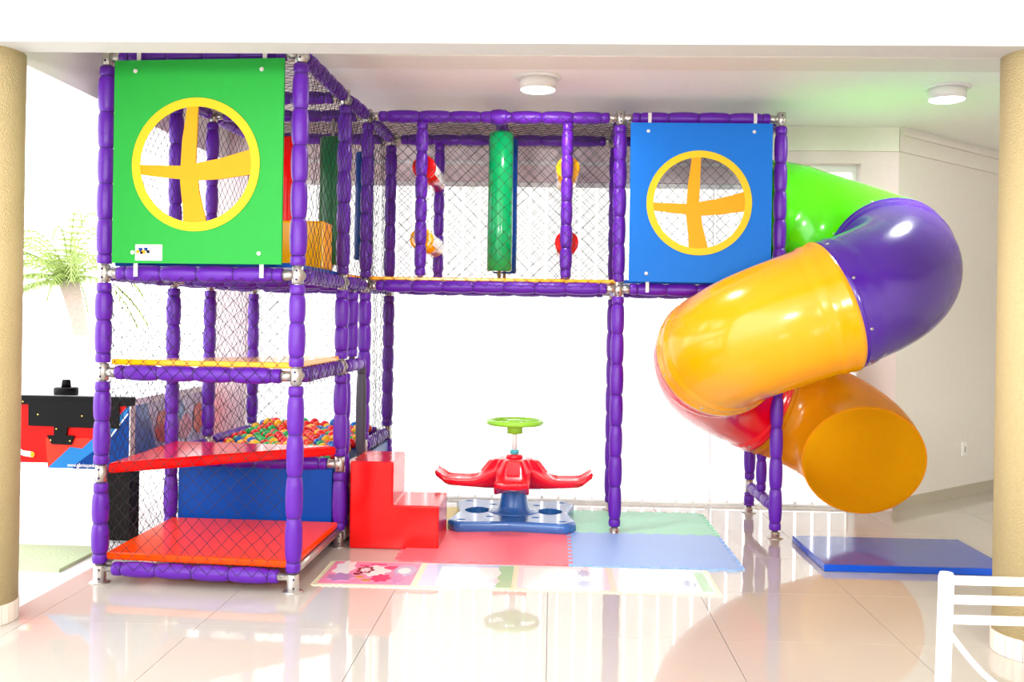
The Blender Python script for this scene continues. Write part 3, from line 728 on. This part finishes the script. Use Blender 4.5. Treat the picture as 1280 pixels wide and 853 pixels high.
for A_, B_ in zip(seq, seq[1:]):
    for i in range(NA):
        f = bm.faces.new((A_[i], B_[i], B_[(i+1) % NA], A_[(i+1) % NA])); f.smooth = True
bm.faces.new(inner[::-1])
build('saddle', bm, toy_red, toy)
for a in (-math.pi/2, math.pi/2, 0, math.pi):
    bm = bmesh.new(); u = Vector((math.cos(a), math.sin(a), 0)); v = Vector((-u.y, u.x, 0)); c = Vector((TX, TY, .435))
    ring = [c+u*(.19-.035*y_)+v*x_*.055+Vector((0, 0, y_*.045)) for x_, y_ in ((-1, -1), (1, -1), (.85, 1), (-.85, 1))]
    vprism(bm, ring, u, .035); bmesh.ops.bevel(bm, geom=bm.edges[:], offset=.008, segments=2, affect='EDGES'); build('knee_rest', bm, toy_red, toy)
bm = bmesh.new(); lathe(bm, (TX, TY, .49), (0, 0, 1), [(0, .06), (.01, .066), (.025, .06), (.03, .045)], 24); build('hub_cap', bm, toy_red, toy)
bm = bmesh.new(); lathe(bm, (TX, TY, .525), (0, 0, 1), [(0, .034), (.025, .034), (.028, .025)], 20); build('collar', bm, toy_teal, toy)
bm = bmesh.new(); cyl(bm, (TX, TY, .55), (TX, TY, .70), .019, 16); build('shaft', bm, chair_m, toy)
wz = .765; bm = bmesh.new(); path_tube(bm, [(TX+.2*math.cos(2*math.pi*k/48), TY+.2*math.sin(2*math.pi*k/48), wz) for k in range(48)], .02, 10, 0, True)
for k in range(4):
    a = math.pi/2*k+.5; vprism(bm, [(TX+math.cos(a+da)*r_, TY+math.sin(a+da)*r_, wz-.012) for da, r_ in ((-.25, .05), (-.16, .195), (.16, .195), (.25, .05))], (0, 0, 1), .022)
lathe(bm, (TX, TY, wz-.085), (0, 0, 1), [(0, .06), (.06, .06), (.09, .065), (.105, .04)], 24); build('steering_wheel', bm, toy_green, toy)

# ---------------------------------------------------------------- air hockey table at left
HX, HY = -2.84, 6.62
ht = root('air_hockey_table', (-3.5, 7.4, 0), 'red and blue air hockey table with a black rim standing behind the tower at left', 'table')
zt, zb, xw = .97, .53, -4.65; yl = 8.25
bm = bmesh.new(); box(bm, xw, HX, HY, yl, zb, zt-.03); build('cabinet', bm, red_m, ht)
bm = bmesh.new(); box(bm, xw+.04, HX-.03, HY+.05, yl-.05, zt-.03, zt-.008); build('playfield', bm, white_paint, ht)
bm = bmesh.new(); box(bm, xw-.01, HX+.01, HY-.012, HY+.06, .925, .985); build('end_rail', bm, black_m, ht)
bm = bmesh.new(); box(bm, xw-.01, HX+.01, yl-.06, yl+.01, .925, .975); build('end_rail', bm, white_paint, ht)
bm = bmesh.new(); box(bm, HX-.04, HX+.012, HY+.06, yl-.06, .925, .97); build('side_rail', bm, white_paint, ht)
bm = bmesh.new(); box(bm, xw-.012, xw+.04, HY+.06, yl-.06, .925, .97); build('side_rail', bm, white_paint, ht)
def fp(px, py, dy=0): v = at_y(px, py, HY); return Vector((v.x, HY-dy, v.z))
def face_poly(name, pts, m, dy=.001, th=.002, parent=ht):
    bm = bmesh.new(); vprism(bm, [fp(x_, y_, dy) for x_, y_ in pts], (0, -1, 0), th); return build(name, bm, m, parent)
face_poly('goal_plate', [(37, 500), (150, 502), (150, 536), (86, 534), (84, 544), (94, 545), (90, 556), (66, 555), (60, 544), (69, 544), (69, 533), (37, 532)], black_m, .006, .012)
for x_, y_ in ((49, 518), (104, 520), (30, 502), (72, 536), (65, 550), (89, 551)):
    bm = bmesh.new(); lathe(bm, fp(x_, y_, .016 if x_ != 30 else .013), (0, -1, 0), [(0, .006), (.004, .005)], 8); build('screw', bm, brass, ht)
print_l = mat('light_blue_print', (40, 118, 184), .5, spec=.1); print_o = mat('coral_print', (220, 56, 40), .5, spec=.1)
face_poly('print_patch', [(57, 548), (112, 548), (118, 560), (60, 584.5)], print_o, .001)
face_poly('print_patch', [(60, 585), (88, 559), (103, 561), (120, 545), (136, 534), (163, 505), (163, 587)], print_l, .0025)
face_poly('print_patch', [(92, 583), (112, 568), (140, 546), (163, 510), (163, 588), (92, 586)], navy_m, .004)
face_poly('print_stripe', [(126, 561), (160, 517), (161, 518), (128, 562)], white_paint, .0062)
bm = bmesh.new(); lathe(bm, fp(144, 521.5, .005), (0, -1, 0), [(0, .022), (.003, .022)], 20); build('print_dot', bm, toy_red, ht)
# part of a hockey player print: leg, skate and stick
face_poly('player_print', [(20, 512), (23, 515), (24, 525), (20, 530)], white_paint, .003)
face_poly('player_print', [(18, 528), (25, 529), (26, 536), (23, 540), (18, 538)], toy_teal, .003)
face_poly('player_print', [(18, 541), (24, 543), (24, 551), (18, 553)], toy_teal, .003)
face_poly('player_print', [(18, 570), (26, 569), (25, 572), (18, 573)], navy_m, .003)
face_poly('stick_print', [(17, 552), (21, 556), (29, 563), (43, 565), (44, 569), (42, 572), (30, 570), (24, 567), (17, 558)], strap_m, .005)
face_poly('stick_print', [(39, 565), (43, 565), (44, 569), (42, 572), (39, 571)], yel_b, .0075, .001)
tx = bpy.data.curves.new('web_address', 'FONT'); tx.body = 'www.gjbrinquedos'; tx.size = .034; tx.extrude = .0006
to = bpy.data.objects.new('web_address', tx); COL.objects.link(to)
dg = bpy.context.evaluated_depsgraph_get(); me = bpy.data.meshes.new_from_object(to.evaluated_get(dg)); bpy.data.objects.remove(to)
wo = bpy.data.objects.new('web_address', me); me.materials.append(white_paint)
q = fp(85, 583.5, .0085); off = OFF[ht.name]; q2 = fp(122, 584.5, .0085)
wd = max(v.co.x for v in me.vertices)-min(v.co.x for v in me.vertices); sc = (q2.x-q.x)/wd
me.transform(Matrix.Translation(q-off) @ Matrix.Rotation(math.pi/2, 4, 'X') @ Matrix.Diagonal((sc, 1.1, 1, 1)))
link(wo, ht, off)
# corner strip and side print
bm = bmesh.new(); box(bm, HX-.0, HX+.008, HY-.008, HY+.07, zb, .925); build('corner_strip', bm, strap_m, ht)
def side_poly(name, pts, m, dx): # pts in (y, z)
    bm = bmesh.new(); vprism(bm, [(HX+dx, y_, z_) for y_, z_ in pts], (1, 0, 0), .002); build(name, bm, m, ht)
pd_ = mat('side_lilac_print', (206, 190, 216), .2, noise=.2, nscale=4); pb_ = mat('side_blue_print', (96, 130, 190), .2, noise=.2, nscale=4); pr_ = mat('side_coral_print', (240, 96, 64), .2, noise=.2, nscale=6); pm_ = mat('side_magenta_print', (216, 60, 110), .2, noise=.25, nscale=6)
side_poly('side_print', [(HY+.07, zb), (yl, zb), (yl, .925), (HY+.07, .925)], pd_, .0)
side_poly('side_print_band', [(6.7, .925), (6.9, .925), (7.05, .60), (6.95, zb), (6.7, zb)], pb_, .0021)
def side_blob(y_, z_, ry, rz, m, dx): side_poly('side_print_blob', [(y_+ry*math.cos(t*math.pi/10)*(1+.1*math.cos(t*1.7)), z_+rz*math.sin(t*math.pi/10)*(1+.1*math.sin(t*2.1))) for t in range(20)], m, dx)
side_blob(7.18, .73, .13, .12, pr_, .0042); side_blob(7.62, .68, .14, .1, pm_, .0042); side_blob(7.9, .72, .1, .12, pr_, .0063); side_blob(7.5, .82, .1, .08, pb_, .0063); side_blob(8.1, .75, .08, .15, pb_, .0042)
for x_ in (HX-.12, xw+.1):
    for y_ in (HY+.06, yl-.2):
        bm = bmesh.new(); prism(bm, [(x_-.08, y_), (x_+.10, y_), (x_+.10, y_+.16), (x_-.08, y_+.16)], -.0, zb); build('leg', bm, black_m, ht)
# striker on the playfield
p = at_y(81, 495, 6.95)
mz = .964
q = Vector((at_y(81, 490, 6.93).x, 6.95, mz)); sk_ = root('air_hockey_striker', q, 'black round striker lying on the white hockey table top', 'striker')
bm = bmesh.new(); lathe(bm, q, (0, 0, 1), [(0, .075), (.006, .083), (.05, .083), (.056, .075)], 28); build('disc', bm, black_m, sk_)
bm = bmesh.new(); lathe(bm, q+Vector((0, 0, .05)), (0, 0, 1), [(0, .034), (.05, .03), (.06, .024)], 20); build('knob', bm, black_m, sk_)

# ---------------------------------------------------------------- white chair at lower right
CHY = 2.69; cp = at_y(1183, 716, CHY); zt_ = cp.z
def cz(py): return at_y(1200, py, CHY).z
ch = root('metal_chair', (cp.x+.19, CHY+.2, 0), 'white tubular steel chair with slatted back at the lower right corner', 'chair')
xa, xb = cp.x, cp.x+.40
for x_ in (xa, xb):
    bm = bmesh.new(); path_tube(bm, [(x_, CHY-.06, 0), (x_, CHY+.02, .42), (x_, CHY, zt_-.012), (x_, CHY, zt_)], [.02, .02, .02, .017], 14); build('back_leg', bm, chair_m, ch)
    bm = bmesh.new(); path_tube(bm, [(x_, CHY+.43, 0), (x_, CHY+.40, .43)], .018, 12); build('front_leg', bm, chair_m, ch)
for py in (726, 750, 775):
    z_ = cz(py); bm = rbox(xa, xb, CHY-.008, CHY+.008, z_-.0115, z_+.0115, .004, 2); build('slat', bm, chair_m, ch)
bm = bmesh.new(); path_tube(bm, [(xa+(xb-xa)*t/16, CHY+.0, cz(785)-.17*math.sin(math.pi*t/16)) for t in range(17)], .008, 8); build('back_arc', bm, chair_m, ch)
build('seat', rbox(xa-.01, xb+.01, CHY-.0, CHY+.42, .425, .455, .012), chair_m, ch)

# ---------------------------------------------------------------- garden palm far left
leaf_m = mat('palm_leaf', (176, 194, 112), .6, noise=.2, trans=.4); bark = mat('palm_bark', (186, 164, 154), .9, noise=.2, bump=.8)
pc = at_y(86, 352, 17.5); tr = root('palm_tree', (pc.x+.25, 17.5, -.16), 'sunlit pale green palm tree outside beyond the left opening', 'tree')
bm = bmesh.new(); path_tube(bm, [(pc.x+.25, 17.5, -.16), (pc.x+.3, 17.5, .7), (pc.x+.2, 17.5, 1.4), (pc.x+.0, 17.5, pc.z)], [.2, .15, .14, .17], 12); build('trunk', bm, bark, tr)
for k in range(38):
    a = random.uniform(0, 2*math.pi); e = random.uniform(-.2, 1.2); L = random.uniform(1.4, 2.1); pts = []
    d = Vector((math.cos(a)*math.cos(e)-.35, math.sin(a)*math.cos(e), math.sin(e)+.2)); p = Vector((pc.x, 17.5, pc.z)); bm = bmesh.new()
    for s in range(9): pts.append(p.copy()); p = p+d.normalized()*L/8; d.z -= .2
    path_tube(bm, pts, .012, 4)
    for s in range(1, 9):
        for sd in (-1, 1):
            for hh in (0, .5):
                b0 = pts[s-1].lerp(pts[s], hh); t_ = (pts[s]-pts[s-1]).normalized(); sdv = t_.cross(Vector((0, 0, 1))).normalized()*sd; tip = b0+sdv*.3*(1-s/12)+t_*.18-Vector((0, 0, .12))
                vv = [bm.verts.new(v) for v in (b0, b0+t_*.05, tip, b0+t_*.02-Vector((0, 0, .012)))]
                bm.faces.new(vv[:3]); bm.faces.new((vv[0], vv[2], vv[3]))
    build('frond', bm, leaf_m, tr, angle='keep')
print('balls', cnt)
